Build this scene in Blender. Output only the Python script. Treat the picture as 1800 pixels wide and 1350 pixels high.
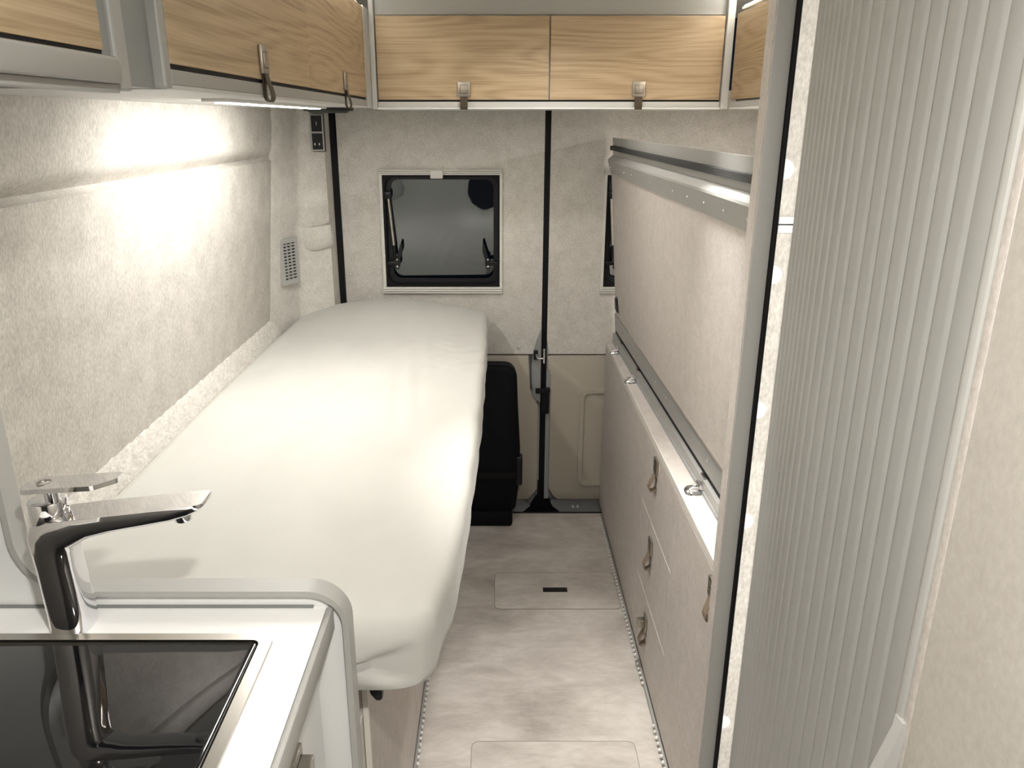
import bpy, bmesh, math, random
from mathutils import Vector, Matrix
random.seed(7)
S = bpy.context.scene
for o in list(bpy.data.objects): bpy.data.objects.remove(o)
C = S.collection

# ------------------------------------------------------------------ camera, world, exposure
PITCH = math.atan(463/1380)
cam = bpy.data.cameras.new('camera'); cam.sensor_width = 36; cam.lens = 27.6; cam.shift_x = 24/1800
cam.clip_start = .02
co = bpy.data.objects.new('camera', cam); C.objects.link(co)
co.location = (0, 0, 1.5); co.rotation_euler = (math.pi/2-PITCH, 0, 0)
S.camera = co
w = bpy.data.worlds.new('night'); S.world = w; w.use_nodes = True
w.node_tree.nodes['Background'].inputs[0].default_value = (.012, .02, .035, 1)
w.node_tree.nodes['Background'].inputs[1].default_value = .25
S.view_settings.view_transform = 'Standard'; S.view_settings.look = 'None'
S.view_settings.gamma = 1; S.view_settings.use_curve_mapping = False
S.view_settings.exposure = 0.40
P_LED, P_FILL_R, P_MID, P_NEAR, P_BACK, P_FILL_REAR, P_COVE, P_WARD = 3.5, 9.0, 1.7, 12.5, 1.5, 1.7, 5.0, 6.0 # lamp powers, right strip and rear ceiling lamp are added fill
LEDC = (1, .975, .935)

# ------------------------------------------------------------------ materials
def mat(name, col, rough=.6, metal=0, **kw):
    m = bpy.data.materials.new(name); m.use_nodes = True
    b = m.node_tree.nodes['Principled BSDF']
    b.inputs['Base Color'].default_value = (*col, 1); b.inputs['Roughness'].default_value = rough
    b.inputs['Metallic'].default_value = metal
    for k, v in kw.items(): b.inputs[k].default_value = v
    return m
def N(m, t, **kw):
    n = m.node_tree.nodes.new(t)
    for k, v in kw.items():
        if k in n.inputs: n.inputs[k].default_value = v
        else: setattr(n, k, v)
    return n
def L(m, a, ai, b, bi): m.node_tree.links.new(a.outputs[ai], b.inputs[bi])
def ramp(m, stops):
    r = N(m, 'ShaderNodeValToRGB')
    e = r.color_ramp.elements
    while len(e) < len(stops): e.new(.5)
    for i, (p, c) in enumerate(stops): e[i].position = p; e[i].color = (*c, 1)
    return r
def coords(m, scale=(1, 1, 1), src='Object', rot=(0, 0, 0)):
    t = N(m, 'ShaderNodeTexCoord'); mp = N(m, 'ShaderNodeMapping')
    mp.inputs['Scale'].default_value = scale; mp.inputs['Rotation'].default_value = rot
    L(m, t, src, mp, 'Vector'); return mp
def bump(m, h, hi, strength, dist):
    b = N(m, 'ShaderNodeBump'); b.inputs['Strength'].default_value = strength; b.inputs['Distance'].default_value = dist
    L(m, h, hi, b, 'Height'); L(m, b, 'Normal', m.node_tree.nodes['Principled BSDF'], 'Normal'); return b
def noise(m, mp, scale, detail=4, rough=.6, dist=0):
    n = N(m, 'ShaderNodeTexNoise'); n.inputs['Scale'].default_value = scale; n.inputs['Detail'].default_value = detail
    n.inputs['Roughness'].default_value = rough; n.inputs['Distortion'].default_value = dist
    L(m, mp, 'Vector', n, 'Vector'); return n
def mottled(name, lo, hi, sc, rough, stretch=(1, 1, 1), bstr=.3, bd=.001, sc2=None, metal=0, rng=(.3, .7)):
    m = mat(name, hi, rough, metal); b = m.node_tree.nodes['Principled BSDF']
    mp = coords(m, stretch); n = noise(m, mp, sc, 5, .65)
    src = n
    if sc2:
        n2 = noise(m, coords(m), sc2, 3, .6)
        mx = N(m, 'ShaderNodeMath', operation='ADD'); L(m, n, 'Fac', mx, 0)
        m2 = N(m, 'ShaderNodeMath', operation='MULTIPLY_ADD'); m2.inputs[1].default_value = .45; m2.inputs[2].default_value = -.225
        L(m, n2, 'Fac', m2, 0); L(m, m2, 0, mx, 1); src = mx
    r = ramp(m, [(rng[0], lo), (rng[1], hi)]); L(m, src, 0, r, 'Fac'); L(m, r, 'Color', b, 'Base Color')
    if bstr: bump(m, n, 'Fac', bstr, bd)
    return m
M = {}
M['felt'] = mottled('light_grey_felt', (.40, .376, .337), (.62, .59, .54), 220, .95, (1, 1, .5), .6, .0012, 16)
M['felt_rear'] = mottled('grey_felt', (.52, .495, .447), (.74, .715, .665), 240, .95, (1, 1, .8), .5, .001, 26)
M['fleece'] = mottled('white_fleece', (.55, .52, .47), (.80, .77, .71), 170, .95, (1, .5, 1), 1.0, .004, 40)
M['grey'] = mat('grey_laminate', (.42, .42, .395), .45)
M['grey_oh'] = mat('grey_cabinet_foil', (.30, .30, .28), .45)
M['grey_pale'] = mat('pale_cabinet_foil', (.50, .50, .48), .45)
M['felt_soft'] = mottled('beige_felt', (.46, .43, .38), (.54, .51, .455), 120, .95, (1, 1, .8), .3, .001, 14)
M['grey_dark'] = mat('blue_grey_laminate', (.21, .22, .212), .5)
M['grey_light'] = mat('pale_grey_lacquer', (.74, .75, .735), .4)
M['white'] = mat('white_laminate', (.90, .90, .88), .35)
M['offwhite'] = mat('off_white_plastic', (.72, .71, .66), .4)
M['taupe'] = mottled('taupe_laminate', (.46, .42, .382), (.61, .565, .525), 260, .6, (1, 1, .5), .12, .0004, 30)
M['taupe_edge'] = mat('pale_edge_band', (.74, .70, .64), .5)
M['alu'] = mat('painted_aluminium', (.42, .42, .40), .42, .35)
M['steel'] = mat('brushed_steel', (.50, .48, .44), .3, 1)
M['nickel'] = mat('satin_nickel', (.37, .335, .285), .4, 1)
M['chrome'] = mat('chrome', (.82, .82, .84), .045, 1)
M['black'] = mat('black_rubber', (.006, .006, .007), .6, **{'Specular IOR Level': .2})
M['blackp'] = mat('black_plastic', (.008, .009, .010), .35, **{'Specular IOR Level': .3})
M['foam'] = mottled('black_foam', (.008, .008, .009), (.07, .07, .065), 420, .9, (1, 1, 1), .8, .002)
M['bag'] = mottled('black_nylon', (.004, .004, .005), (.009, .009, .012), 300, .7, (1, 1, 1), .5, .0008)
M['bag'].node_tree.nodes['Principled BSDF'].inputs['Specular IOR Level'].default_value = .12
M['strap'] = mottled('brown_leather', (.032, .02, .008), (.06, .04, .018), 150, .6, (1, 1, 1), .2, .0004)
M['strap_taupe'] = mottled('taupe_leather', (.16, .12, .085), (.26, .20, .145), 150, .55, (1, 1, 1), .2, .0004)
M['beige'] = mottled('beige_moulded_plastic', (.40, .365, .30), (.45, .41, .335), 400, .5, (1, 1, 1), .15, .0003)
M['paint'] = mat('grey_van_paint', (.30, .31, .31), .35)
M['ceil'] = mottled('ceiling_lining', (.70, .67, .61), (.78, .75, .69), 60, .9, (1, 1, 1), .15, .0006)
M['tambour'] = mat('grey_tambour', (.365, .368, .348), .5)
M['glassblack'] = mat('black_ceramic_glass', (.006, .006, .007), .03, 0)
M['bead'] = mat('white_bead', (.92, .92, .9), .12, .3)
M['curtain'] = mat('dark_curtain', (.07, .07, .075), .9)  # dark colour stands in for the unlit space behind the camera
M['joint'] = mat('hatch_joint_line', (.26, .235, .205), .7)
M['dark'] = mat('dark_void', (.02, .02, .02), .8)
def emis(name, col, st):
    m = mat(name, (.9, .9, .9), .5); b = m.node_tree.nodes['Principled BSDF']
    b.inputs['Emission Color'].default_value = (*col, 1); b.inputs['Emission Strength'].default_value = st; return m
M['led'] = emis('led_diffuser', LEDC, 9)

def sheet_mat():
    m = mat('white_jersey_sheet', (.78, .765, .71), .9); b = m.node_tree.nodes['Principled BSDF']
    b.inputs['Sheen Weight'].default_value = .15
    n = noise(m, coords(m), 900, 2, .6); n2 = noise(m, coords(m, (1, .6, 1)), 9, 3, .55)
    r = ramp(m, [(.3, (.555, .547, .51)), (.7, (.59, .584, .547))]); L(m, n2, 'Fac', r, 'Fac'); L(m, r, 'Color', b, 'Base Color')
    bump(m, n, 'Fac', .25, .0006); return m
M['sheet'] = sheet_mat()
def oak(name, axis):
    m = mat(name, (.6, .42, .25), .5); b = m.node_tree.nodes['Principled BSDF']
    oi = N(m, 'ShaderNodeObjectInfo')
    t = N(m, 'ShaderNodeTexCoord'); mp = N(m, 'ShaderNodeMapping')
    sc = {'x': (1.1, 9, 9), 'y': (9, 1.1, 9)}[axis]
    mp.inputs['Scale'].default_value = sc
    mu = N(m, 'ShaderNodeVectorMath', operation='SCALE'); mu.inputs[0].default_value = (3.1, 5.7, 1.9)
    L(m, oi, 'Random', mu, 'Scale'); ad = N(m, 'ShaderNodeVectorMath', operation='ADD')
    L(m, t, 'Object', mp, 'Vector'); L(m, mp, 'Vector', ad, 0); L(m, mu, 0, ad, 1)
    # long cathedral figure
    fig = N(m, 'ShaderNodeTexNoise'); fig.inputs['Scale'].default_value = .85; fig.inputs['Detail'].default_value = 1.2
    L(m, ad, 0, fig, 'Vector')
    ml = N(m, 'ShaderNodeMath', operation='MULTIPLY'); ml.inputs[1].default_value = 120; L(m, fig, 'Fac', ml, 0)
    sn = N(m, 'ShaderNodeMath', operation='SINE'); L(m, ml, 0, sn, 0)
    # fine fibres
    fp = N(m, 'ShaderNodeVectorMath', operation='MULTIPLY'); fp.inputs[1].default_value = (1.6, 14, 14) if axis == 'x' else (14, 1.6, 14)
    L(m, ad, 0, fp, 0)
    fib = N(m, 'ShaderNodeTexNoise'); fib.inputs['Scale'].default_value = 2.2; fib.inputs['Detail'].default_value = 5; fib.inputs['Roughness'].default_value = .7
    L(m, fp, 0, fib, 'Vector')
    a1 = N(m, 'ShaderNodeMath', operation='MULTIPLY_ADD'); a1.inputs[1].default_value = .08; L(m, sn, 0, a1, 0); L(m, fib, 'Fac', a1, 2)
    r = ramp(m, [(.26, (.255, .175, .092)), (.5, (.39, .29, .172)), (.76, (.48, .37, .238))]); L(m, a1, 0, r, 'Fac')
    L(m, r, 'Color', b, 'Base Color'); bump(m, a1, 0, .12, .0005); return m
M['oakx'] = oak('oak_veneer_across', 'x'); M['oaky'] = oak('oak_veneer_along', 'y')
def floor_mat():
    m = mat('stone_look_vinyl', (.4, .36, .33), .42); b = m.node_tree.nodes['Principled BSDF']
    n1 = noise(m, coords(m, (1, 1.5, 1)), 3.2, 8, .62, .6); n2 = noise(m, coords(m, (.55, 1.6, 1)), 26, 6, .7, .4)
    n3 = noise(m, coords(m), 160, 2, .5)
    a = N(m, 'ShaderNodeMath', operation='MULTIPLY_ADD'); a.inputs[1].default_value = .45; L(m, n2, 'Fac', a, 0); L(m, n1, 'Fac', a, 2)
    r = ramp(m, [(.50, (.35, .315, .28)), (.70, (.50, .46, .415)), (.92, (.66, .62, .57))]); L(m, a, 0, r, 'Fac'); L(m, r, 'Color', b, 'Base Color')
    rr = N(m, 'ShaderNodeMapRange'); rr.inputs['To Min'].default_value = .33; rr.inputs['To Max'].default_value = .55; L(m, n2, 'Fac', rr, 'Value'); L(m, rr, 0, b, 'Roughness')
    bump(m, n3, 'Fac', .12, .0006); return m
M['floor'] = floor_mat()
def pane_mat():
    m = bpy.data.materials.new('tinted_acrylic_pane'); m.use_nodes = True; nt = m.node_tree
    nt.nodes.remove(nt.nodes['Principled BSDF']); out = nt.nodes['Material Output']
    fr = N(m, 'ShaderNodeFresnel'); fr.inputs['IOR'].default_value = 2.2
    tr = N(m, 'ShaderNodeBsdfTransparent'); tr.inputs['Color'].default_value = (.25, .27, .30, 1)
    gl = N(m, 'ShaderNodeBsdfGlossy'); gl.inputs['Roughness'].default_value = .015; gl.inputs['Color'].default_value = (.95, 1, 1.0, 1)
    mx = N(m, 'ShaderNodeMixShader'); L(m, fr, 0, mx, 0); L(m, tr, 0, mx, 1); L(m, gl, 0, mx, 2); L(m, mx, 0, out, 0)
    return m
M['pane'] = pane_mat()

# ------------------------------------------------------------------ mesh helpers (coordinates in metres, world axes)
class MB:
    def __init__(s): s.bm = bmesh.new()
    def box(s, x0, x1, y0, y1, z0, z1, bev=0, seg=2):
        t = bmesh.new(); bmesh.ops.create_cube(t, size=1)
        for v in t.verts:
            v.co = Vector(((x0+x1)/2+v.co.x*(x1-x0), (y0+y1)/2+v.co.y*(y1-y0), (z0+z1)/2+v.co.z*(z1-z0)))
        if bev: bmesh.ops.bevel(t, geom=t.edges[:], offset=bev, segments=seg, affect='EDGES', profile=.5)
        s.join(t); return s
    def join(s, t, mtx=None):
        if mtx is not None: bmesh.ops.transform(t, matrix=mtx, verts=t.verts)
        me = bpy.data.meshes.new('tmp'); t.to_mesh(me); t.free(); s.bm.from_mesh(me); bpy.data.meshes.remove(me)
    def prism(s, pts, axis, a, b, bev=0):
        """closed 2-D outline pushed along axis from a to b; pts are (x,z) for y, (x,y) for z, (y,z) for x"""
        t = bmesh.new()
        def P(p, h): return {'y': (p[0], h, p[1]), 'z': (p[0], p[1], h), 'x': (h, p[0], p[1])}[axis]
        A = [t.verts.new(P(p, a)) for p in pts]; B = [t.verts.new(P(p, b)) for p in pts]
        n = len(pts); t.faces.new(A); t.faces.new(B[::-1])
        for i in range(n): t.faces.new((A[i], B[i], B[(i+1) % n], A[(i+1) % n]))
        bmesh.ops.recalc_face_normals(t, faces=t.faces)
        if bev:
            ed = [e for e in t.edges if e.verts[0] in A and e.verts[1] in A or e.verts[0] in B and e.verts[1] in B]
            bmesh.ops.bevel(t, geom=ed, offset=bev, segments=2, affect='EDGES', profile=.5)
        s.join(t); return s
    def cyl(s, p0, p1, r0, r1=None, n=20, bev=0):
        p0, p1 = Vector(p0), Vector(p1); r1 = r0 if r1 is None else r1
        t = bmesh.new(); bmesh.ops.create_cone(t, cap_ends=True, segments=n, radius1=r0, radius2=r1, depth=(p1-p0).length)
        if bev:
            ed = [e for e in t.edges if abs(e.verts[0].co.z-e.verts[1].co.z) < 1e-6]
            bmesh.ops.bevel(t, geom=ed, offset=bev, segments=2, affect='EDGES', profile=.5)
        q = Vector((0, 0, 1)).rotation_difference((p1-p0).normalized())
        s.join(t, Matrix.Translation((p0+p1)/2) @ q.to_matrix().to_4x4()); return s
    def ball(s, c, r, sc=(1, 1, 1), n=10):
        t = bmesh.new(); bmesh.ops.create_uvsphere(t, u_segments=n, v_segments=max(4, n//2), radius=r)
        s.join(t, Matrix.Translation(c) @ Matrix.Diagonal((*sc, 1))); return s
    def tube(s, path, r, n=10):
        path = [Vector(p) for p in path]; t = bmesh.new(); rings = []
        up = Vector((0, 0, 1))
        for i, p in enumerate(path):
            d = (path[min(i+1, len(path)-1)]-path[max(i-1, 0)]).normalized()
            a = d.cross(up); a = a.normalized() if a.length > 1e-4 else Vector((1, 0, 0)); b = d.cross(a)
            rings.append([t.verts.new(p+r*(math.cos(k*2*math.pi/n)*a+math.sin(k*2*math.pi/n)*b)) for k in range(n)])
        for i in range(len(path)-1):
            for k in range(n): t.faces.new((rings[i][k], rings[i][(k+1) % n], rings[i+1][(k+1) % n], rings[i+1][k]))
        t.faces.new(rings[0][::-1]); t.faces.new(rings[-1]); bmesh.ops.recalc_face_normals(t, faces=t.faces); s.join(t); return s
    def loft(s, rings, closed=True, caps=True):
        t = bmesh.new(); R = [[t.verts.new(p) for p in r] for r in rings]; n = len(R[0])
        for i in range(len(R)-1):
            for k in range(n if closed else n-1): t.faces.new((R[i][k], R[i][(k+1) % n], R[i+1][(k+1) % n], R[i+1][k]))
        if caps and closed: t.faces.new(R[0][::-1]); t.faces.new(R[-1])
        bmesh.ops.recalc_face_normals(t, faces=t.faces); s.join(t); return s
    def build(s, name, m, parent=None, smooth=False, angle=40):
        bb = [v.co for v in s.bm.verts]
        c = Vector([(min(v[i] for v in bb)+max(v[i] for v in bb))/2 for i in range(3)])
        for v in s.bm.verts: v.co -= c
        me = bpy.data.meshes.new(name); s.bm.to_mesh(me); s.bm.free()
        me.materials.append(M[m] if isinstance(m, str) else m)
        if smooth:
            me.polygons.foreach_set('use_smooth', [True]*len(me.polygons)); me.set_sharp_from_angle(angle=math.radians(angle))
        o = bpy.data.objects.new(name, me); C.objects.link(o)
        o.location = c - (wpos(parent) if parent else Vector((0, 0, 0)))
        o.parent = parent; return o
def wpos(o):
    p = Vector(o.location)
    while o.parent: o = o.parent; p += Vector(o.location)
    return p
def tag(o, label, cat=None, group=None, kind=None):
    if label: o['label'] = label
    if cat: o['category'] = cat
    if group: o['group'] = group
    if kind: o['kind'] = kind
    return o
def struct(o, label=None, cat=None): return tag(o, label, cat, kind='structure')
def thing(name, label, cat, loc, group=None):
    o = bpy.data.objects.new(name, None); o.empty_display_size = .05; C.objects.link(o); o.location = loc
    return tag(o, label, cat, group)
def rrect(x0, x1, z0, z1, r, n=6):
    r = r if isinstance(r, (list, tuple)) else [r]*4; out = []
    for (cx, cz, a, q) in ((x1, z1, 0, r[0]), (x0, z1, 90, r[1]), (x0, z0, 180, r[2]), (x1, z0, 270, r[3])):
        sx = -1 if cx == x1 else 1; sz = -1 if cz == z1 else 1
        if q == 0: out.append((cx, cz)); continue
        for i in range(n+1):
            t = math.radians(a+90*i/n); out.append((cx+sx*q+q*math.cos(t), cz+sz*q+q*math.sin(t)))
    return out
def fillet(pts, rad, n=6):
    """round the corners of a polygon; rad is one radius or one per corner"""
    out = []; k = len(pts)
    for i in range(k):
        p = Vector(pts[i]); r = rad[i] if isinstance(rad, (list, tuple)) else rad
        if r == 0: out.append(tuple(p)); continue
        a = (Vector(pts[i-1])-p).normalized(); b = (Vector(pts[(i+1) % k])-p).normalized()
        ang = a.angle(b); d = r/math.tan(ang/2); cen = p+(a+b).normalized()*(r/math.sin(ang/2))
        s0 = p+a*d-cen; s1 = p+b*d-cen; t0 = math.atan2(s0.y, s0.x); t1 = math.atan2(s1.y, s1.x)
        dt = (t1-t0+math.pi) % (2*math.pi)-math.pi
        for j in range(n+1):
            t = t0+dt*j/n; out.append((cen.x+r*math.cos(t), cen.y+r*math.sin(t)))
    return out
def ring_prism(s, outer, inner, axis, a, b):
    """frame between two outlines with the same number of points"""
    def P(p, h): return {'y': (p[0], h, p[1]), 'z': (p[0], p[1], h), 'x': (h, p[0], p[1])}[axis]
    n = len(outer); t = bmesh.new()
    V = [[t.verts.new(P(p, h)) for p in pts] for pts, h in ((outer, a), (outer, b), (inner, b), (inner, a))]
    for q in range(4):
        for i in range(n): t.faces.new((V[q][i], V[q][(i+1) % n], V[(q+1) % 4][(i+1) % n], V[(q+1) % 4][i]))
    bmesh.ops.recalc_face_normals(t, faces=t.faces); s.join(t); return s
def lerp(a, b, t): return a+(b-a)*t
def sstep(a, b, x):
    t = max(0, min(1, (x-a)/(b-a))); return t*t*(3-2*t)
def area(name, loc, rot, sx, sy, power, parent=None, col=LEDC, spread=180):
    l = bpy.data.lights.new(name, 'AREA'); l.shape = 'RECTANGLE'; l.size = sx; l.size_y = sy; l.energy = power; l.color = col
    l.spread = math.radians(spread)
    o = bpy.data.objects.new(name, l); C.objects.link(o)
    o.location = Vector(loc)-(wpos(parent) if parent else Vector((0, 0, 0))); o.rotation_euler = rot; o.parent = parent; return o

# ------------------------------------------------------------------ the shell of the van
def XW(z):                                     # inner face of the side wall leans in towards the roof
    if z < .82: return lerp(-.80, -.772, z/.82)
    if z < 1.54: return lerp(-.772, -.700, (z-.82)/.72)
    return lerp(-.700, -.60, (z-1.54)/.32)
ZC = 1.845
struct(MB().box(-1.0, 1.3, -1.8, 2.835, -.06, 0).build('floor', 'floor'), 'grey stone-look vinyl floor of the aisle', None)
floor = bpy.data.objects['floor']
def wall_side(name, flip):
    s = MB(); zs = [0, .4, .8, 1.0, 1.2, 1.34, 1.372, 1.380, 1.384, 1.390, 1.398, 1.406, 1.414, 1.424, 1.44, 1.48, 1.54, 1.7, ZC+.03]
    ys = [-1.8, -.5, .5, 1.0, 1.5, 2.0, 2.3, 2.45, 2.52, 2.56, 2.60, 2.64, 2.95]
    def g(z):                                   # the pressed groove along the panel
        if z <= 1.380: return 0
        if z <= 1.388: return (z-1.380)/.008
        return max(0, 1-(z-1.388)/.030)
    rings = []
    for y in ys:
        f = 1-sstep(2.42, 2.62, y)
        r = [(XW(z)-.028*g(z)*f, y, z) for z in zs]
        rings.append([(p if not flip else (.335-p[0], p[1], p[2])) for p in r])
    back = [[((-1.02 if not flip else 1.355), r[0][1], r[0][2]), ((-1.02 if not flip else 1.355), r[0][1], r[-1][2])][::-1] for r in rings]
    s.loft([r+b for r, b in zip(rings, back)])
    return struct(s.build(name, 'felt', smooth=True, angle=55))
tag(wall_side('wall_left', False), 'pale felt-covered side wall beside the bed with one long pressed groove')
tag(wall_side('wall_right', True), 'felt-covered side wall behind the folded-up panel')
struct(MB().box(-1.02, 1.355, -1.86, -1.8, 0, ZC).build('wall_front', 'curtain'))  # unseen end wall, coloured dark so the tap reflects black
s = MB(); s.loft([[(-.66, y, ZC-.012), (-.3, y, ZC-.002), (.165, y, ZC), (.63, y, ZC-.002), (.99, y, ZC-.012), (1.0, y, ZC+.05), (-.67, y, ZC+.05)] for y in (-1.86, 2.98)])
struct(s.build('ceiling', 'ceil', smooth=True), 'pale lined ceiling above the overhead cabinets')

# rear corner pillars, felt covered, with a rounded inner corner
def pillar(name, flip):
    s = MB(); rings = []
    for z in (0, .5, .9, 1.2, 1.5, ZC):
        xw = XW(z); xc = -.712+(z-.82)*.072
        pl = [(xw-.05, 2.56), (xw-.003, 2.56), (xw+.010, 2.60), (lerp(xw, xc, .40), 2.645), (lerp(xw, xc, .72), 2.705), (xc-.006, 2.745), (xc+.004, 2.760), (xc+.022, 2.768),
              (-.645+(z-.82)*.03, 2.785), (-.598, 2.815), (-.598, 2.96), (xw-.05, 2.96)]
        rings.append([((x if not flip else .335-x), y, z) for x, y in pl])
    s.loft(rings); return struct(s.build(name, 'felt_rear', smooth=True, angle=35))
tag(pillar('trim_1', False), 'felt-covered rear corner pillar beside the left rear door')
tag(pillar('trim_2', True), 'felt-covered rear corner pillar behind the folded-up panel')

# ---- rear doors: felt panel above, moulded beige panel below
GX0, GX1 = .166, .188                           # the black gap between the doors
def rear_door(n, xa, xb, hole, label):
    d = thing('door_%d' % n, label, None, ((xa+xb)/2, 2.95, 0)); d['kind'] = 'structure'
    s = MB(); x0, x1, z0, z1 = hole             # felt around the window opening, four pieces of one lining
    s.box(xa, x0, 2.93, 2.965, .640, 1.60); s.box(x1, xb, 2.93, 2.965, .640, 1.60)
    s.box(x0, x1, 2.93, 2.965, .640, z0); s.box(x0, x1, 2.93, 2.965, z1, 1.60)
    s.build('felt_lining', 'felt_rear', d)
    return d
d1 = rear_door(1, -.576, GX0, (-.425, .008, .905, 1.314), 'left rear door with grey felt lining and beige lower panel')
d2 = rear_door(2, GX1, .93, (.390, .825, .905, 1.314), 'right rear door partly hidden behind the folded-up panel')
pts = [(-.576, .634), (.118, .634), (.122, .57), (.126, .50), (.150, .452), (.158, .43), (.158, .06), (.120, .018), (-.576, .018)]
MB().prism(fillet(pts, [0, .004, .01, .02, .02, .01, .035, .02, 0], 4), 'y', 2.918, 2.96, .004).build('lower_panel', 'beige', d1, True)
pts = [(.93, .634), (.190, .634), (.190, .585), (.204, .555), (.204, .07), (.235, .018), (.93, .018)]
lp2 = MB().prism(fillet(pts, [0, .004, .01, .01, .04, .03, 0], 4), 'y', 2.918, 2.96, .004).build('lower_panel', 'beige', d2, True)
s = MB(); ring_prism(s, rrect(.322, .80, .086, .500, .034, 5), rrect(.338, .784, .102, .484, .022, 5), 'y', 2.909, 2.93)
s.build('pressed_rim', 'beige', lp2, True)
MB().prism(fillet([(-.576, .012), (.10, .012), (.135, -.02), (.135, -.05), (-.576, -.05)], [0, .02, .01, 0, 0]), 'y', 2.935, 2.965).build('door_sill_strip', 'paint', d1)
st2 = MB().prism(fillet([(.93, .012), (.225, .012), (.20, -.02), (.20, -.05), (.93, -.05)], [0, .02, .01, 0, 0]), 'y', 2.935, 2.965).build('door_sill_strip', 'paint', d2)
for x in (.310, .330):
    MB().cyl((x, 2.936, -.022), (x, 2.928, -.022), .006, .005, 12).build('bolt', 'bead', st2, True)
MB().box(.30, .345, 2.932, 2.936, -.012, -.002, .001).build('drain_plate', 'paint', st2)
MB().box(-.60, GX0+.002, 2.962, 2.972, -.06, .66).build('outer_skin', 'paint', d1)
MB().box(GX1-.002, .95, 2.962, 2.972, -.06, .66).build('outer_skin', 'paint', d2)
# inner edges of the doors: painted metal, latch
pts = [(.166, .745), (.166, .448), (.151, .45), (.134, .475), (.130, .52), (.128, .60), (.137, .655), (.150, .70)]
pl = MB().prism(fillet(pts, [0, 0, .01, .01, .02, .02, .02, .02], 4), 'y', 2.912, 2.945, .003).build('latch_cover', 'paint', d1, True)
MB().box(.136, .152, 2.900, 2.914, .625, .662, .002).build('latch', 'blackp', pl)
s = MB(); s.tube([(.146, 2.897, .648), (.150, 2.892, .634), (.170, 2.892, .632), (.178, 2.896, .638)], .0035, 8); s.box(.172, .180, 2.898, 2.91, .61, .67, .002)
s.build('striker', 'chrome', pl, True)
MB().box(.158, .167, 2.935, 2.96, .02, .45).build('inner_edge', 'paint', d1)
MB().prism(fillet([(.188, .70), (.194, .66), (.194, .60), (.206, .575), (.206, .02), (.188, .02)], 0), 'y', 2.925, 2.95).build('inner_edge', 'paint', d2)
for x, z in ((-.560, 1.307), (-.556, .952), (.079, .668)):
    MB().cyl((x, 2.931, z), (x, 2.926, z), .0075, .006, 14, .001).build('lining_button', 'felt_rear', d1, True)
# black seals
s = MB(); s.box(GX0-.001, GX1+.001, 2.935, 2.965, -.05, 1.60)
s.prism(fillet([(.10, -.05), (.135, -.015), (.160, .03), (.162, .10), (.195, .10), (.203, .03), (.225, -.02), (.26, -.05)], [0, .03, .03, 0, 0, .02, .03, 0], 4), 'y', 2.930, 2.952)
struct(s.build('trim_3', 'black'), 'black rubber seal running down between the two rear doors')
struct(MB().box(.146, .202, 2.900, 2.925, .487, .506, .003).box(.168, .200, 2.905, 2.93, .40, .49, .003).build('trim_4', 'black'), 'black strap stop on the gap between the rear doors')
s = MB(); s.loft([[(x+dx, 2.918+dy, z) for dx, dy in ((0, 0), (.021, 0), (.021, .04), (0, .04))] for z, x in ((0, -.599), (.5, -.598), (.86, -.597), (1.06, -.600), (1.23, -.598), (1.40, -.600), (1.6, -.604))])
struct(s.build('trim_5', 'black'), 'black rubber seal between the corner pillar and the left rear door')
struct(MB().box(-.60, .93, 2.825, 2.94, -.062, -.05).box(-.6, .93, 2.833, 2.842, -.05, .003, .001).build('trim_6', 'blackp'), 'dark threshold under the rear doors')

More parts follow.
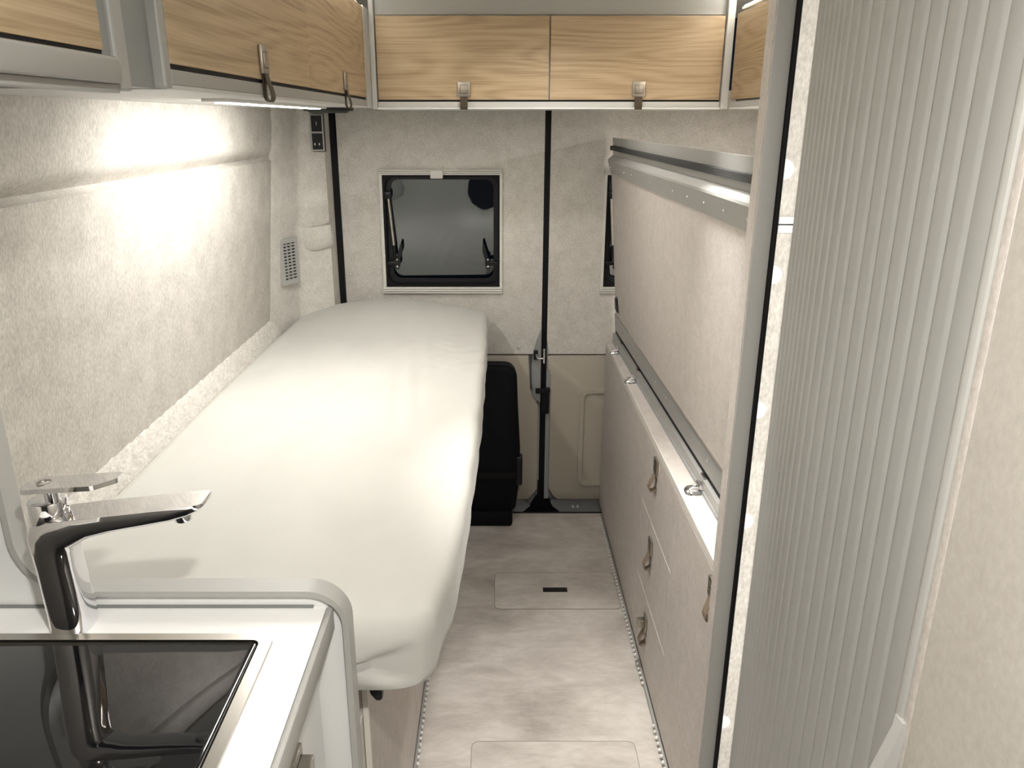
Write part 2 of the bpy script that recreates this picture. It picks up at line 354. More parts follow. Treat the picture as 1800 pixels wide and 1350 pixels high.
# ---- rear windows
def window(n, x0, x1, label):
    W = thing('window_%d' % n, label, None, ((x0+x1)/2, 2.93, .88)); W['kind'] = 'structure'
    z0, z1 = .905, 1.314
    for nm, za, zb in (('blind_rail', 1.314, 1.334), ('blind_rail', .881, .905)):
        s = MB(); h = zb-za
        for k in range(3): s.box(x0-.008, x1+.006, 2.914-.003*(k == 1), 2.935, za+h*k/3+.001, za+h*(k+1)/3-.001, .0015)
        s.box(x0-.008, x1+.006, 2.920, 2.935, za, zb); s.build(nm, 'offwhite', W)
    s = MB(); s.box(x0-.006, x0+.004, 2.920, 2.935, z0, z1); s.box(x1-.003, x1+.006, 2.920, 2.935, z0, z1); s.build('side_channel', 'offwhite', W)
    s = MB(); ring_prism(s, rrect(x0, x1, z0, z1, .004, 6), rrect(x0+.012, x1-.010, z0+.010, z1-.006, .034, 6), 'y', 2.928, 2.985)
    s.build('rubber_gasket', 'black', W, True)
    # curved acrylic pane bulging outwards
    s = MB(); nu, nv = 30, 28; t = bmesh.new(); g = []
    for i in range(nu+1):
        row = []
        for j in range(nv+1):
            u = i/nu*2-1; v = j/nv*2-1
            e = (1-abs(u)**5)*(1-abs(v)**5)
            row.append(t.verts.new(((x0+x1)/2+u*(x1-x0-.012)/2, 2.984-.0088*v+.0055*u+.003*(1-abs(u)**4)*(1-abs(v)**4), (z0+z1)/2+v*(z1-z0-.010)/2)))
        g.append(row)
    for i in range(nu):
        for j in range(nv): t.faces.new((g[i][j], g[i+1][j], g[i+1][j+1], g[i][j+1]))
    s.join(t); s.build('pane', 'pane', W, True)
    s = MB(); ring_prism(s, rrect(x0+.004, x1-.004, z0+.003, z1-.003, .03, 6), rrect(x0+.030, x1-.026, z0+.026, z1-.018, .030, 6), 'y', 2.955, 2.966)
    s.build('black_border', 'blackp', W, True)
    # stay strut and two toggle latches
    a, b = Vector((x0+.022, 2.938, 1.235)), Vector((x0+.036, 2.938, 1.060))
    s = MB(); s.cyl(a, b, .0065, n=12); st = s.build('stay_strut', 'steel', W, True)
    s = MB(); s.box(x0+.004, x0+.034, 2.930, 2.946, 1.228, 1.256, .004); s.cyl(b, b+Vector((.003, 0, -.05)), .006, n=10); s.build('strut_mount', 'blackp', st, True)
    for sx, xx in ((1, x0), (-1, x1)):
        s = MB(); s.box(min(xx+sx*.004, xx+sx*.05), max(xx+sx*.004, xx+sx*.05), 2.930, 2.945, .985, 1.0, .003)
        s.prism([(xx+sx*q, z) for q, z in ((.040, .974), (.052, .972), (.058, .985), (.058, 1.008), (.067, 1.035), (.067, 1.062), (.061, 1.066), (.056, 1.05), (.047, 1.018), (.040, 1.008))], 'y', 2.925, 2.938)
        lt = s.build('toggle_latch', 'blackp', W, True)
        s = MB(); s.ball((xx+sx*.047, 2.925, .982), .005, (1, .6, 1)); s.ball((xx+sx*.047, 2.925, 1.008), .004, (1, .6, 1)); s.build('rivet', 'chrome', lt, True)
    MB().box((x0+x1)/2-.036, (x0+x1)/2+.010, 2.904, 2.918, 1.302, 1.331, .004).build('blind_catch', 'offwhite', W, True)
    return W
window(1, -.425, .008, 'dark curved camper window in the left rear door')
window(2, .390, .825, 'dark camper window in the right rear door, mostly behind the folded-up panel')

# ---- floor hatches
def hatch(x0, x1, y0, y1, slot):
    s = MB(); s.prism(rrect(x0, x1, y0, y1, .018, 5), 'z', 0, .0012)
    h = s.build('floor_hatch', 'floor', floor)
    s = MB(); ring_prism(s, rrect(x0-.0012, x1+.0012, y0-.0012, y1+.0012, .019, 5), rrect(x0+.0006, x1-.0006, y0+.0006, y1-.0006, .018, 5), 'z', 0, .0014); s.build('hatch_joint', 'joint', h)
    if slot:
        s = MB(); s.box(.150, .232, 2.274, 2.300, .0008, .0022); g = s.build('finger_slot', 'blackp', h)
hatch(-.012, .398, 2.178, 2.394, True); hatch(-.067, .345, 1.30, 1.606, False)

# ------------------------------------------------------------------ shared handle: square plate, push button, leather loop
def pull(parent, face, a, b, z, strapmat='strap', out=0, sz=.0385, loop=.040, plate='nickel', sw=.022, open_=.010):
    """face 'y': door front at y=a looking to -y, centred at x=b; face 'x+' / 'x-': front at x=a, centred at y=b; z is the plate's lower edge"""
    def tr(u, d, zz):                            # u along door, d out of the door
        if face == 'y': return (b+u, a-d, zz)
        return (a+(d if face == 'x+' else -d), b+u, zz)
    def bx(s, u0, u1, d0, d1, z0, z1, bev):
        p, q = tr(u0, d0, z0), tr(u1, d1, z1)
        return s.box(min(p[0], q[0]), max(p[0], q[0]), min(p[1], q[1]), max(p[1], q[1]), z0, z1, bev)
    pl = bx(MB(), -sz/2, sz/2, 0, .006, z, z+sz*1.1, .0018).build('handle_plate', plate, parent, True, 30)
    bx(MB(), -sz*.29, sz*.29, .004, .0072+out, z+sz*.25, z+sz*.83, .001).build('push_button', plate, pl, True, 30)
    bx(MB(), -sz*.31, sz*.31, .0058, .0064, z+sz*.22, z+sz*.85, 0).build('button_gap', 'black', pl)
    s = MB(); rings = []; n = 14                  # leather loop: teardrop ribbon
    pts = []
    for i in range(n+1):
        t = i/n; zz = z+.004-loop*math.sin(math.pi*t)**.8; dd = .0035+open_*1.0*math.sin(math.pi*t*1.0)*(0.35-math.cos(math.pi*t))
        pts.append((dd, zz))
    th = .0016
    for i, (d, zz) in enumerate(pts):
        p0, p1 = pts[max(i-1, 0)], pts[min(i+1, n)]; v = Vector((p1[0]-p0[0], p1[1]-p0[1])).normalized(); nx, nz = -v.y*th/2, v.x*th/2
        rings.append([tr(-sw/2, d+nx, zz+nz), tr(sw/2, d+nx, zz+nz), tr(sw/2, d-nx, zz-nz), tr(-sw/2, d-nx, zz-nz)])
    s.loft(rings); s.build('leather_loop', strapmat, pl, True, 50)
    return pl

# ------------------------------------------------------------------ overhead cabinets
FX = -.378                                       # front of the left-hand overheads
oc = thing('overhead_cabinet', 'long oak-fronted overhead cabinet above the bed on the left wall', 'cabinet', (-.52, 1.7, 1.535), 'overhead cabinets')
MB().prism([(FX+-.018, 1.540), (XW(1.54)+.002, 1.540), (XW(1.80)+.004, 1.80), (FX-.018, 1.80)], 'y', .958, 2.50).build('carcass', 'grey_oh', oc)
MB().box(-.688, FX, .958, 2.50, 1.5345, 1.5395, .001).build('bottom_board', 'grey_pale', oc)
MB().box(FX-.02, FX, .976, 2.44, 1.5395, 1.5565, .0012).build('bottom_rail', 'grey_oh', oc)
MB().box(FX-.05, FX+.001, .954, .974, 1.5345, 1.805, .003).build('end_stile', 'grey_oh', oc)
MB().box(FX-.03, FX+.001, 2.402, 2.50, 1.5345, 1.805, .002).build('end_stile', 'grey_pale', oc)
for y0, y1 in ((.978, 1.689), (1.6895, 2.399)):
    d = MB().box(FX-.018, FX, y0, y1, 1.5625, 1.800, .0008).build('door', 'oaky', oc)
    pull(d, 'x+', FX, 1.355 if y0 < 1.5 else 2.067, 1.571, open_=.013, loop=.046)
kc = thing('overhead_cabinet', 'near overhead cabinet above the kitchen worktop, cut off by the picture edge', 'cabinet', (-.52, .4, 1.535), 'overhead cabinets')
MB().prism([(FX-.02, 1.5345), (-.69, 1.5345), (-.62, 1.80), (FX-.02, 1.80)], 'y', -.6, .866).build('carcass', 'grey_oh', kc)
MB().box(FX-.03, FX-.012, .8655, .9535, 1.5345, 1.805).build('filler_panel', 'grey_dark', kc)
MB().box(FX-.03, FX+.001, .838, .8655, 1.5285, 1.805, .003).build('end_stile', 'grey_oh', kc)
MB().box(FX-.03, FX-.004, .818, .838, 1.5285, 1.805, .002).build('inner_stile', 'grey_dark', kc)
MB().box(FX-.018, FX-.001, -.6, .816, 1.5640, 1.800, .0008).build('door', 'oaky', kc)
MB().box(FX-.02, FX+.010, -.6, .828, 1.5345, 1.5590, .004).build('grip_rail', 'grey_oh', kc, True)
MB().box(FX-.02, FX-.001, -.6, .84, 1.526, 1.5345, .001).build('bottom_rail', 'grey_oh', kc)
MB().box(FX-.019, FX-.003, -.6, .816, 1.5590, 1.5640).build('door_seal', 'black', kc)  # black strip stands in for the shade in the gap under the door
MB().box(FX-.017, FX-.003, .978, 2.399, 1.5565, 1.5625).build('door_seal', 'black', oc)  # shade under the bed-side doors, built as a black strip
rc = thing('overhead_cabinet', 'oak-fronted overhead cabinet with two flaps across the rear doors', 'cabinet', (.155, 2.6, 1.535), 'overhead cabinets')
MB().box(-.376, .686, 2.518, 2.80, 1.538, 1.84).build('carcass', 'grey', rc)
MB().box(-.376, .686, 2.494, 2.80, 1.5325, 1.5375, .001).build('bottom_board', 'grey_light', rc)
MB().box(-.361, .663, 2.499, 2.52, 1.5375, 1.5535, .0012).build('bottom_rail', 'grey_pale', rc)
MB().box(-.3765, -.362, 2.490, 2.54, 1.5325, 1.843, .002).build('end_stile', 'grey_pale', rc)
MB().box(.664, .686, 2.490, 2.54, 1.5325, 1.843, .002).build('end_stile', 'grey_pale', rc)
MB().box(-.361, .663, 2.512, 2.53, 1.793, 1.843).build('top_fascia', 'grey', rc)
for x0, x1, px in ((-.359, .1495, -.103), (.1535, .661, .419)):
    d = MB().box(x0, x1, 2.50, 2.518, 1.559, 1.789, .0008).build('door', 'oakx', rc)
    pull(d, 'y', 2.50, px, 1.568, open_=.008)
MB().box(-.359, .661, 2.503, 2.517, 1.5535, 1.559).build('door_seal', 'black', rc)  # shade below the rear flaps, again a black strip
GXR = .690
qc = thing('overhead_cabinet', 'oak-fronted overhead cabinet above the folded-up panel on the right', 'cabinet', (.85, 1.9, 1.535), 'overhead cabinets')
MB().prism([(GXR+.018, 1.538), (1.033, 1.538), (.955, 1.80), (GXR+.018, 1.80)], 'y', 1.284, 2.488).build('carcass', 'grey', qc)
MB().box(GXR, 1.02, 1.284, 2.488, 1.5325, 1.5375, .001).build('bottom_board', 'grey_light', qc)
MB().box(GXR, GXR+.02, 1.284, 2.485, 1.5375, 1.5535, .0012).build('bottom_rail', 'grey', qc)
for y0, y1 in ((1.29, 1.78), (1.7815, 2.484)):
    d = MB().box(GXR, GXR+.018, y0, y1, 1.559, 1.792, .0008).build('door', 'oaky', qc)
    pull(d, 'x-', GXR, 2.14 if y0 > 1.5 else 1.56, 1.568, open_=.013, loop=.046)

# ------------------------------------------------------------------ lamps
lamp = thing('led_strip_lamp', 'slim white LED lamp glowing under the left overhead cabinet', 'lamp', (-.46, 1.7, 1.5345))
MB().box(-.492, -.452, 1.38, 2.19, 1.5295, 1.5345, .001).build('housing', 'white', lamp)
MB().box(-.484, -.460, 1.42, 2.15, 1.5278, 1.5296).build('diffuser', 'led', lamp)
area('led_light', (-.472, 1.80, 1.5262), (0, 0, 0), .024, .70, P_LED, lamp)
area('led_side_light', (-.486, 1.80, 1.5268), (0, math.radians(52), 0), .006, .70, P_LED*.45, lamp)
fill_strip_r = thing('led_strip_lamp', 'slim white LED lamp under the right overhead cabinet behind the folded-up panel', 'lamp', (.79, 1.9, 1.5325))  # unseen strip added to brighten the felt at the rear right
MB().box(.774, .814, 1.40, 2.24, 1.5275, 1.5325, .001).build('housing', 'white', fill_strip_r)
MB().box(.782, .806, 1.43, 2.21, 1.5258, 1.5276).build('diffuser', 'led', fill_strip_r)
area('led_light', (.794, 1.82, 1.5245), (0, 0, 0), .024, .76, P_FILL_R, fill_strip_r)
def cove(name, label, x, y0, y1, power):
    t = thing(name, label, 'lamp', (x, (y0+y1)/2, 1.805), 'cove lamps')
    MB().box(x-.012, x+.012, y0, y1, 1.8025, 1.810, .001).build('housing', 'white', t)
    MB().box(x-.009, x+.009, y0+.01, y1-.01, 1.810, 1.8125).build('diffuser', 'led', t)
    area('cove_light', (x, (y0+y1)/2, 1.8135), (math.pi, 0, 0), .018, y1-y0-.03, power, t)
cove('cove_lamp', 'bright light strip on top of the right overhead cabinet under the ceiling', GXR+.022, 1.30, 2.48, P_COVE)
cove('cove_lamp', 'light strip on top of the left overhead cabinet under the ceiling', FX-.022, .98, 2.38, P_COVE)
def down(label, x, y, power, spread=110):
    t = thing('ceiling_lamp', label, 'lamp', (x, y, ZC), 'ceiling lamps')
    MB().cyl((x, y, ZC-.002), (x, y, ZC-.012), .045, .042, 28, .002).build('bezel', 'steel', t, True)
    MB().cyl((x, y, ZC-.0118), (x, y, ZC-.0135), .034, n=28).build('diffuser', 'led', t)
    l = bpy.data.lights.new('lamp_light', 'AREA'); l.shape = 'DISK'; l.size = .065; l.energy = power; l.color = LEDC; l.spread = math.radians(spread)
    o = bpy.data.objects.new('lamp_light', l); C.objects.link(o); o.location = (0, 0, -.015); o.parent = t
down('round ceiling lamp over the middle of the aisle', .27, 1.45, P_MID, 52)
down('round ceiling lamp over the rear end of the aisle', .165, 2.15, P_FILL_REAR, 140)  # added fill, lifts the far bed, rear felt and cabinet front
down('round ceiling lamp over the near end of the aisle', .08, .08, P_NEAR, 180)
down('round ceiling lamp behind the viewpoint', .10, -.6, P_BACK)

# ------------------------------------------------------------------ bed: base cabinet, board, mattress
bb = thing('storage_box', 'taupe storage box under the mattress along the aisle', 'storage box', (-.45, 1.9, 0))
MB().box(-.76, -.214, 1.02, 2.62, .03, .690).build('carcass', 'taupe', bb)
fp = MB().box(-.214, -.206, 1.02, 1.602, .020, .690, .0008).build('front_panel', 'taupe', bb)
MB().box(-.2145, -.2055, 1.015, 1.0195, .02, .69).build('edge_band', 'taupe_edge', fp)
dr = MB().box(-.214, -.206, 1.608, 2.62, .190, .690, .0008).build('door', 'taupe', bb)
MB().box(-.214, -.206, 1.608, 2.62, .020, .184, .0008).build('kick_panel', 'taupe', bb)
MB().box(-.75, -.216, .905, 1.02, .0, .60).build('felt_lining', 'felt_rear', bb)
def led_rail(name, label, x, side, y0, y1):
    t = thing(name, label, 'light rail', (x, (y0+y1)/2, 0), 'floor light rails')
    MB().box(min(x, x+side*.007), max(x, x+side*.007), y0, y1, .0005, .013, .0008).build('rail', 'alu', t)
    s = MB(); k = int((y1-y0)/.0205)
    for i in range(k):
        y = y0+.012+i*.0205
        if side < 0 and 1.66 < y < 1.80: continue
        s.ball((x+side*.0085, y, .0100), .0048, (1, 1, 1), 8)
    o = s.build('bead_row', 'bead', t, True); o['kind'] = 'stuff'
    return t
led_rail('floor_light_rail', 'beaded aluminium rail along the floor under the bed', -.206, 1, 1.02, 2.60)
led_rail('floor_light_rail', 'beaded aluminium rail along the foot of the drawer cabinet', .4115, -1, 1.29, 2.80)
s = MB(); s.box(-.755, -.125, .985, 2.80, .692, .710, .002)
bd = tag(s.build('bed_board', 'taupe'), 'flat board carrying the mattress', 'bed board')
def mattress():
    ny, nu = 150, 110; t = bmesh.new(); Y0, Y1 = .940, 2.858
    def xr(y):
        return lerp(-.070, -.036, sstep(.9, 2.0, y)*.6+.4*(y-.94)/1.92)-.022*math.exp(-((y-.94)/.16)**2)
    def xl(y): return -.742+.02*sstep(2.4, 2.85, y)
    rings = []
    H, R = .110, .019
    def prof(x0, x1, z0, z1, r, n):              # rounded outline sampled evenly
        pts = rrect(x0, x1, z0, z1, [r, r, r*.6, r*.6], 8); pts.append(pts[0]); L_ = [0]
        for a, b in zip(pts, pts[1:]): L_.append(L_[-1]+math.dist(a, b))
        out = []; j = 0
        for i in range(n):
            d = L_[-1]*i/n
            while L_[j+1] < d: j += 1
            f = (d-L_[j])/(L_[j+1]-L_[j]); out.append((lerp(pts[j][0], pts[j+1][0], f), lerp(pts[j][1], pts[j+1][1], f)))
        return out
    ends = [.0, .0012, .004, .008, .013, .020, .028]; E_ = .030
    def station():
        ys = []
        for e in ends: ys.append((Y0+e, math.sqrt(max(0, 1-(1-e/E_)**2))))
        for i in range(1, ny): ys.append((lerp(Y0+E_, Y1-E_, i/ny), 1))
        for e in ends[::-1]: ys.append((Y1-e, math.sqrt(max(0, 1-(1-e/E_)**2))))
        return ys
    for y, f in station():
        ins = (1-f)*.030
        x0, x1 = xl(y)+ins, xr(y)-ins*.8; z0, z1 = .711+ins*.15, .711+H-ins*1.15
        ring = []
        for x, z in prof(x0, x1, z0, z1, max(.006, R*(.35+.65*f)), nu):
            u = (x-x0)/(x1-x0); top = sstep(.74, .80, z)
            crown = .012*math.sin(math.pi*u)+.046*sstep(2.45, 2.80, y)*math.sin(math.pi*min(1, max(0, u)))**.7*(1.1-.25*u)
            z += top*crown
            side = (1-top)
            # creases in the jersey sheet near the aisle side
            w1 = math.exp(-((y-2.02)/.34)**2)*math.exp(-((x+.235)/.05)**2)
            z += top*.0060*w1*math.sin((x*1.1+.11*y)*105)
            w2 = math.exp(-((y-2.28)/.20)**2)*sstep(-.26, -.16, x)
            z += top*.0024*w2*math.sin((y-.42*x)*58+2*math.sin(x*21))+top*.0012*w2*math.sin((y+.3*x)*97+3*math.sin(x*33))
            w3 = sstep(-.16, -.05, x)
            x += .0010*w3*math.sin(y*23+1.3)+.0008*w3*math.sin(y*41)
            z += top*.0015*math.sin(y*6+x*9)*math.sin(x*11)
            yy = y
            if y < 1.06: yy = y
            if x > -.2 and y < 1.08: yy += .040*max(0, (x+.17)/.09)**2.2*max(0, (1.08-y)/.14)
            ring.append((x, yy, z))
        rings.append(ring)
    def endcap(r, dy):
        cx_ = sum(p[0] for p in r)/len(r); cz_ = sum(p[2] for p in r)/len(r)
        return [[(lerp(p[0], cx_, k*.3), p[1]+dy*q, lerp(p[2], cz_, k)) for p in r] for k, q in ((.35, .6), (.75, 1))]
    rings = endcap(rings[0], -.004)[::-1]+rings+endcap(rings[-1], .004)
    s = MB(); s.loft(rings); return s.build('mattress', 'sheet', smooth=True, angle=120)
m = mattress()
s = MB(); s.prism(fillet([(-.1945, .712), (-.172, .712), (-.172, .684), (-.180, .678), (-.190, .692)], [0, 0, .006, .006, .006], 4), 'y', .958, .982, .002)
s.build('rubber_foot', 'blackp', m, True)
tag(m, 'long narrow mattress under a creased white fitted sheet', 'mattress')
# fluffy felt upstand between wall and mattress
s = MB(); rings = []
for i in range(90):
    y = .92+i*(2.60-.92)/89; j = .004*math.sin(i*1.7)+.003*math.sin(i*3.1)
    rings.append([(XW(.80)-.01, y, .70), (XW(.80)-.01, y, .872), (XW(.87)+.004, y, .862+j*.5), (-.758, y, .840+j), (-.744, y, .822+j), (-.738, y, .79), (-.738, y, .70)])
s.loft(rings); struct(s.build('trim_7', 'fleece', smooth=True, angle=70), 'fluffy pale felt ledge between the wall and the mattress')

# ------------------------------------------------------------------ drawer cabinet on the right
CX, CZ = .412, .700
dc = thing('drawer_cabinet', 'low taupe cabinet with three drawers on the right of the aisle', 'cabinet', (.7, 2.1, 0))
MB().box(CX+.018, 1.06, 1.282, 2.895, .012, CZ-.018).build('carcass', 'taupe', dc)
MB().box(CX+.001, 1.06, 1.282, 2.895, CZ-.018, CZ, .0012).build('top_board', 'taupe', dc)
MB().box(CX, CX+.002, 1.282, 2.895, CZ-.0165, CZ+.0008).build('top_edge', 'taupe_edge', dc)
MB().box(CX, CX+.018, 2.040, 2.893, .020, CZ-.020, .0008).build('door', 'taupe', dc)
nd = MB().box(CX, CX+.018, 1.282, 1.634, .020, CZ-.020, .0008).build('door', 'taupe', dc)
pull(nd, 'x-', CX, 1.3015, .628, 'strap_taupe', plate='nickel', loop=.05, open_=.013)
for i, (z0, z1, zp) in enumerate(((.4735, CZ-.020, .634), (.2395, .4705, .400), (.020, .2365, .158))):
    d = MB().box(CX, CX+.018, 1.637, 2.037, z0, z1, .0008).build('drawer', 'taupe', dc)
    if z0 > .1: MB().box(CX-.0004, CX+.018, 1.637, 2.037, z0-.0028, z0+.0002).build('edge_band', 'taupe_edge', d)
    pull(d, 'x-', CX, 1.864, zp-.006, 'strap_taupe', out=.018 if i == 2 else 0, loop=.052, open_=.020, sw=.024)
MB().box(CX+.0005, CX+.018, 2.0375, 2.0395, .02, CZ-.02).build('edge_band', 'taupe_edge', dc)

# folded-up panel standing on the cabinet, leaning a little into the aisle
fpn = thing('folding_panel', 'large taupe board with metal edge profiles standing on the drawer cabinet', 'panel', (.45, 2.1, CZ+.005))
YN, YF = 1.284, 2.885
def PX(y, z):                                    # aisle-side surface of the board
    n = lerp(.476, .412, (z-.74)/.70); f = lerp(.446, .394, (z-.74)/.70)
    return lerp(n, f, (y-YN)/(YF-YN))
def pstrip(name, m_, prof, parent, y0=YN, y1=YF, smooth=False):
    """prof: outline of (offset into the aisle, z)"""
    s = MB(); k = 2
    s.loft([[(PX(lerp(y0, y1, i/k), z)-o, lerp(y0, y1, i/k), z) for o, z in prof] for i in range(k+1)])
    return s.build(name, m_, parent, smooth)
pstrip('board', 'taupe', [(0, .740), (0, 1.350), (-.020, 1.350), (-.020, .740)], fpn)
tp = pstrip('top_profile', 'alu', [(-.010, 1.444), (-.007, 1.444), (-.007, 1.386), (.0105, 1.372), (.0125, 1.367), (.003, 1.322), (0, 1.322), (0, 1.366), (-.010, 1.383)], fpn)
pstrip('foam_strip', 'foam', [(-.007, 1.4165), (.003, 1.4155), (.003, 1.402), (-.007, 1.401)], tp)
bp = pstrip('bottom_profile', 'alu', [(.0035, .812), (.0035, .752), (-.002, .748), (-.002, .812)], fpn)
pstrip('profile_edge', 'steel', [(.0042, .8135), (.0042, .8115), (0, .8115), (0, .8135)], bp)
pstrip('rubber_seal', 'black', [(.002, .752), (.002, .738), (-.01, .738), (-.01, .752)], fpn)
br = pstrip('base_rail', 'alu', [(.012, .737), (.012, .7075), (-.02, .7075), (-.02, .737)], fpn)
pstrip('rail_step', 'paint', [(.015, .7105), (.015, .7005), (-.02, .7005), (-.02, .7105)], br)
for k in range(12):
    y = 1.318+k*.1385
    for par, z, o in ((tp, 1.345, .008), (bp, .785, .0035)):
        x = PX(y, z)-o
        MB().ball((x, y, z), .0038, (.6, 1, 1), 10).build('screw', 'chrome', par, True)
MB().loft([[(PX(2.82, z)-o, 2.82+q, z) for o, q, z in ((0, -.02, .83), (0, .04, .83), (.0, .04, .885), (0, 0, .885))],
           [(PX(2.82, z)-o, 2.82+q, z) for o, q, z in ((.008, -.012, .838), (.008, .034, .838), (.008, .034, .875), (.008, .004, .875))]]).build('corner_catch', 'blackp', fpn)
for k, y in enumerate((2.735, 2.405, 1.612)):
    x = PX(y, .72)-.012
    s = MB(); t = bmesh.new(); bmesh.ops.create_uvsphere(t, u_segments=18, v_segments=10, radius=1)
    for v in t.verts: v.co = Vector((math.copysign(abs(v.co.x)**.7, v.co.x), math.copysign(abs(v.co.y)**.7, v.co.y), max(v.co.z, 0)))
    s.join(t, Matrix.Translation((x-.018, y, CZ)) @ Matrix.Diagonal((.021, .021, .014, 1)))
    s.cyl((x-.028, y-.008, CZ+.010), (x-.004, y-.008, CZ+.016), .004, n=10); s.cyl((x-.004, y-.015, CZ+.018), (x-.004, y+.015, CZ+.018), .006, n=12)
    s.ball((x-.02, y-.006, CZ+.013), .005); s.ball((x-.012, y+.008, CZ+.012), .005)
    h = s.build('hinge_clamp', 'chrome', fpn, True); MB().box(x-.0005, x+.006, y-.014, y+.016, CZ+.008, CZ+.042, .001).build('hinge_leaf', 'steel', h)

# ------------------------------------------------------------------ wardrobe partition with its post and felt lining
pa = thing('partition', 'slim grey-edged partition standing at the near end of the drawer cabinet', 'partition', (.75, 1.265, 0))
MB().box(.4025, 1.04, 1.250, 1.280, .0, 1.832).build('board', 'taupe', pa)
MB().box(.4015, .4290, 1.2425, 1.2505, .0, 1.832, .002).build('edge_profile', 'grey', pa, True)
MB().box(.4005, .4026, 1.246, 1.2798, .0, 1.832).build('edge_band', 'taupe', pa)
MB().box(.4290, .4362, 1.2360, 1.2505, .0, 1.832, .003).build('rubber_seal', 'black', pa, True)
fl = MB().box(.4362, 1.04, 1.2475, 1.2502, .0, 1.832).build('felt_lining', 'felt', pa)
for z in (1.429, 1.266, 1.035, .824, .383):
    MB().cyl((.4385, 1.2478, z), (.4385, 1.2464, z), .0155, n=28, bev=.0004).build('cover_cap', 'felt' if z == 1.015 else 'grey_light', fl, True)
for z0, z1 in ((1.347, 1.358), (1.333, 1.3445)):
    MB().box(.4364, .95, 1.2415, 1.2480, z0, z1, .0015).build('shelf_rail', 'white', pa)
MB().box(.4364, .95, 1.245, 1.248, 1.3445, 1.347).build('rail_groove', 'blackp', pa)
wl = thing('wardrobe_lamp', 'upright white LED lamp inside the wardrobe behind the slatted door', 'lamp', (.62, .60, .15))
MB().box(.60, .64, .6002, .612, .15, 1.75, .002).build('housing', 'white', wl)
MB().box(.606, .634, .612, .6145, .17, 1.73).build('diffuser', 'led', wl)
area('wardrobe_light', (.62, .6155, .95), (math.radians(90), 0, 0), .024, 1.54, P_WARD, wl)
tb = thing('tambour_door', 'grey slatted roller door curving along the aisle on the right', 'door', (.42, .95, 0))
path = []; x, y, th = .3975, .670, 0.0; PITCHS = .0311
for k in range(18):
    path.append((x, y)); th = 0 if k < 7 else min(.192, (k-6.5)*.045); x += PITCHS*math.sin(th); y += PITCHS*math.cos(th)
for (xa, ya), (xb, yb) in zip(path, path[1:]):
    d = Vector((xb-xa, yb-ya)).normalized(); nrm = Vector((-d.y, d.x))      # towards the aisle
    prof = []
    for i in range(9):
        t = i/8; u = t*2-1; h = .0024*(1-abs(u)**6)
        p = Vector((xa, ya))+d*(PITCHS*(.012+.976*t))+nrm*h; prof.append((p.x, p.y))
    p0 = Vector((xa, ya)); prof += [tuple(p0+d*PITCHS*.988-nrm*.005), tuple(p0+d*PITCHS*.012-nrm*.005)]
    MB().prism(prof, 'z', .055, 1.80).build('slat', 'tambour', tb, True, 50)
MB().prism([(p[0]+.0055, p[1]) for p in path]+[(p[0]+.008, p[1]) for p in path[::-1]], 'z', .055, 1.80).build('backing_sheet', 'grey_dark', tb)
fr = thing('door_frame', 'grey upright frame at the near end of the slatted door', 'frame', (.40, .63, 0))
MB().box(.3955, .43, .632, .669, .0, 1.83, .003).build('flat_face', 'tambour', fr, True)
MB().box(.390, .43, .6195, .632, .0, 1.83, .004).build('raised_bead', 'grey', fr, True)
MB().box(.393, .43, .6075, .6195, .0, 1.83, .002).build('outer_edge', 'taupe', fr, True)
s = MB(); s.loft([[(.3985, .626, .948), (.3985, .612, .948), (.3885, .612, .950), (.3885, .626, .950)],
    [(.3985, .626, .936), (.3985, .612, .936), (.3865, .610, .938), (.3865, .624, .938)],
    [(.3890, .638, .800), (.3890, .620, .800), (.3600, .618, .800), (.3600, .636, .800)]])
s.build('lever_handle', 'grey_pale', fr, True, 30)
nf = thing('wall_panel', 'beige felt-covered panel at the right picture edge', 'panel', (.41, .2, 0))
MB().box(.394, .43, -1.2, .6075, 0, 1.835).build('felt_panel', 'felt_soft', nf)
MB().box(.40, .43, -1.2, .60, 1.80, 1.84).build('top_rail', 'grey', nf)
rw = struct(MB().box(.43, 1.06, .56, .60, 0, 1.835).build('wall_wardrobe', 'felt'))

# ------------------------------------------------------------------ kitchen
kp = fillet([(-.768, 0), (-.196, 0), (-.196, .926), (-.6105, .926), (-.6105, 1.5265), (-.703, 1.5265)], [0, 0, .052, .075, 0, 0], 12)
kt = thing('kitchen_partition', 'grey partition with rounded cut-out between worktop and bed', 'partition', (-.5, .89, 0))
MB().prism(kp, 'y', .878, .900, .0015).build('panel', 'grey_light', kt, True, 30)
s = MB(); kin = fillet([(-.768, 0), (-.1955, 0), (-.1955, .9265), (-.6100, .9265), (-.6100, 1.5265), (-.703, 1.5265)], [0, 0, .0525, .0745, 0, 0], 12)
kout = fillet([(-.768, 0), (-.2035, 0), (-.2035, .9185), (-.6180, .9185), (-.6180, 1.5265), (-.703, 1.5265)], [0, 0, .0445, .0825, 0, 0], 12)
ring_prism(s, kin, kout, 'y', .871, .9025); s.build('edge_band', 'grey', kt, True, 30)
ku = thing('kitchen_unit', 'white kitchen base unit under the worktop', 'cabinet', (-.5, .4, 0))
MB().box(-.77, -.258, -.6, .876, .06, .872).build('carcass', 'grey_light', ku)
for y0, y1 in ((.30, .868), (-.29, .296)):
    d = MB().box(-.258, -.240, y0, y1, .10, .862, .0015).build('door', 'grey_light', ku)
    if y0 > 0:
        pull(d, 'x+', -.240, .733, .755, 'strap_taupe', plate='steel', loop=.03, out=.014)
MB().box(-.77, -.275, -.6, .87, 0, .06).build('plinth', 'grey_dark', ku)
wt = thing('worktop', 'white kitchen worktop with grey edge', 'worktop', (-.5, .4, .872))
HX0, HX1, HY0, HY1 = -.76, -.2755, .395, .811
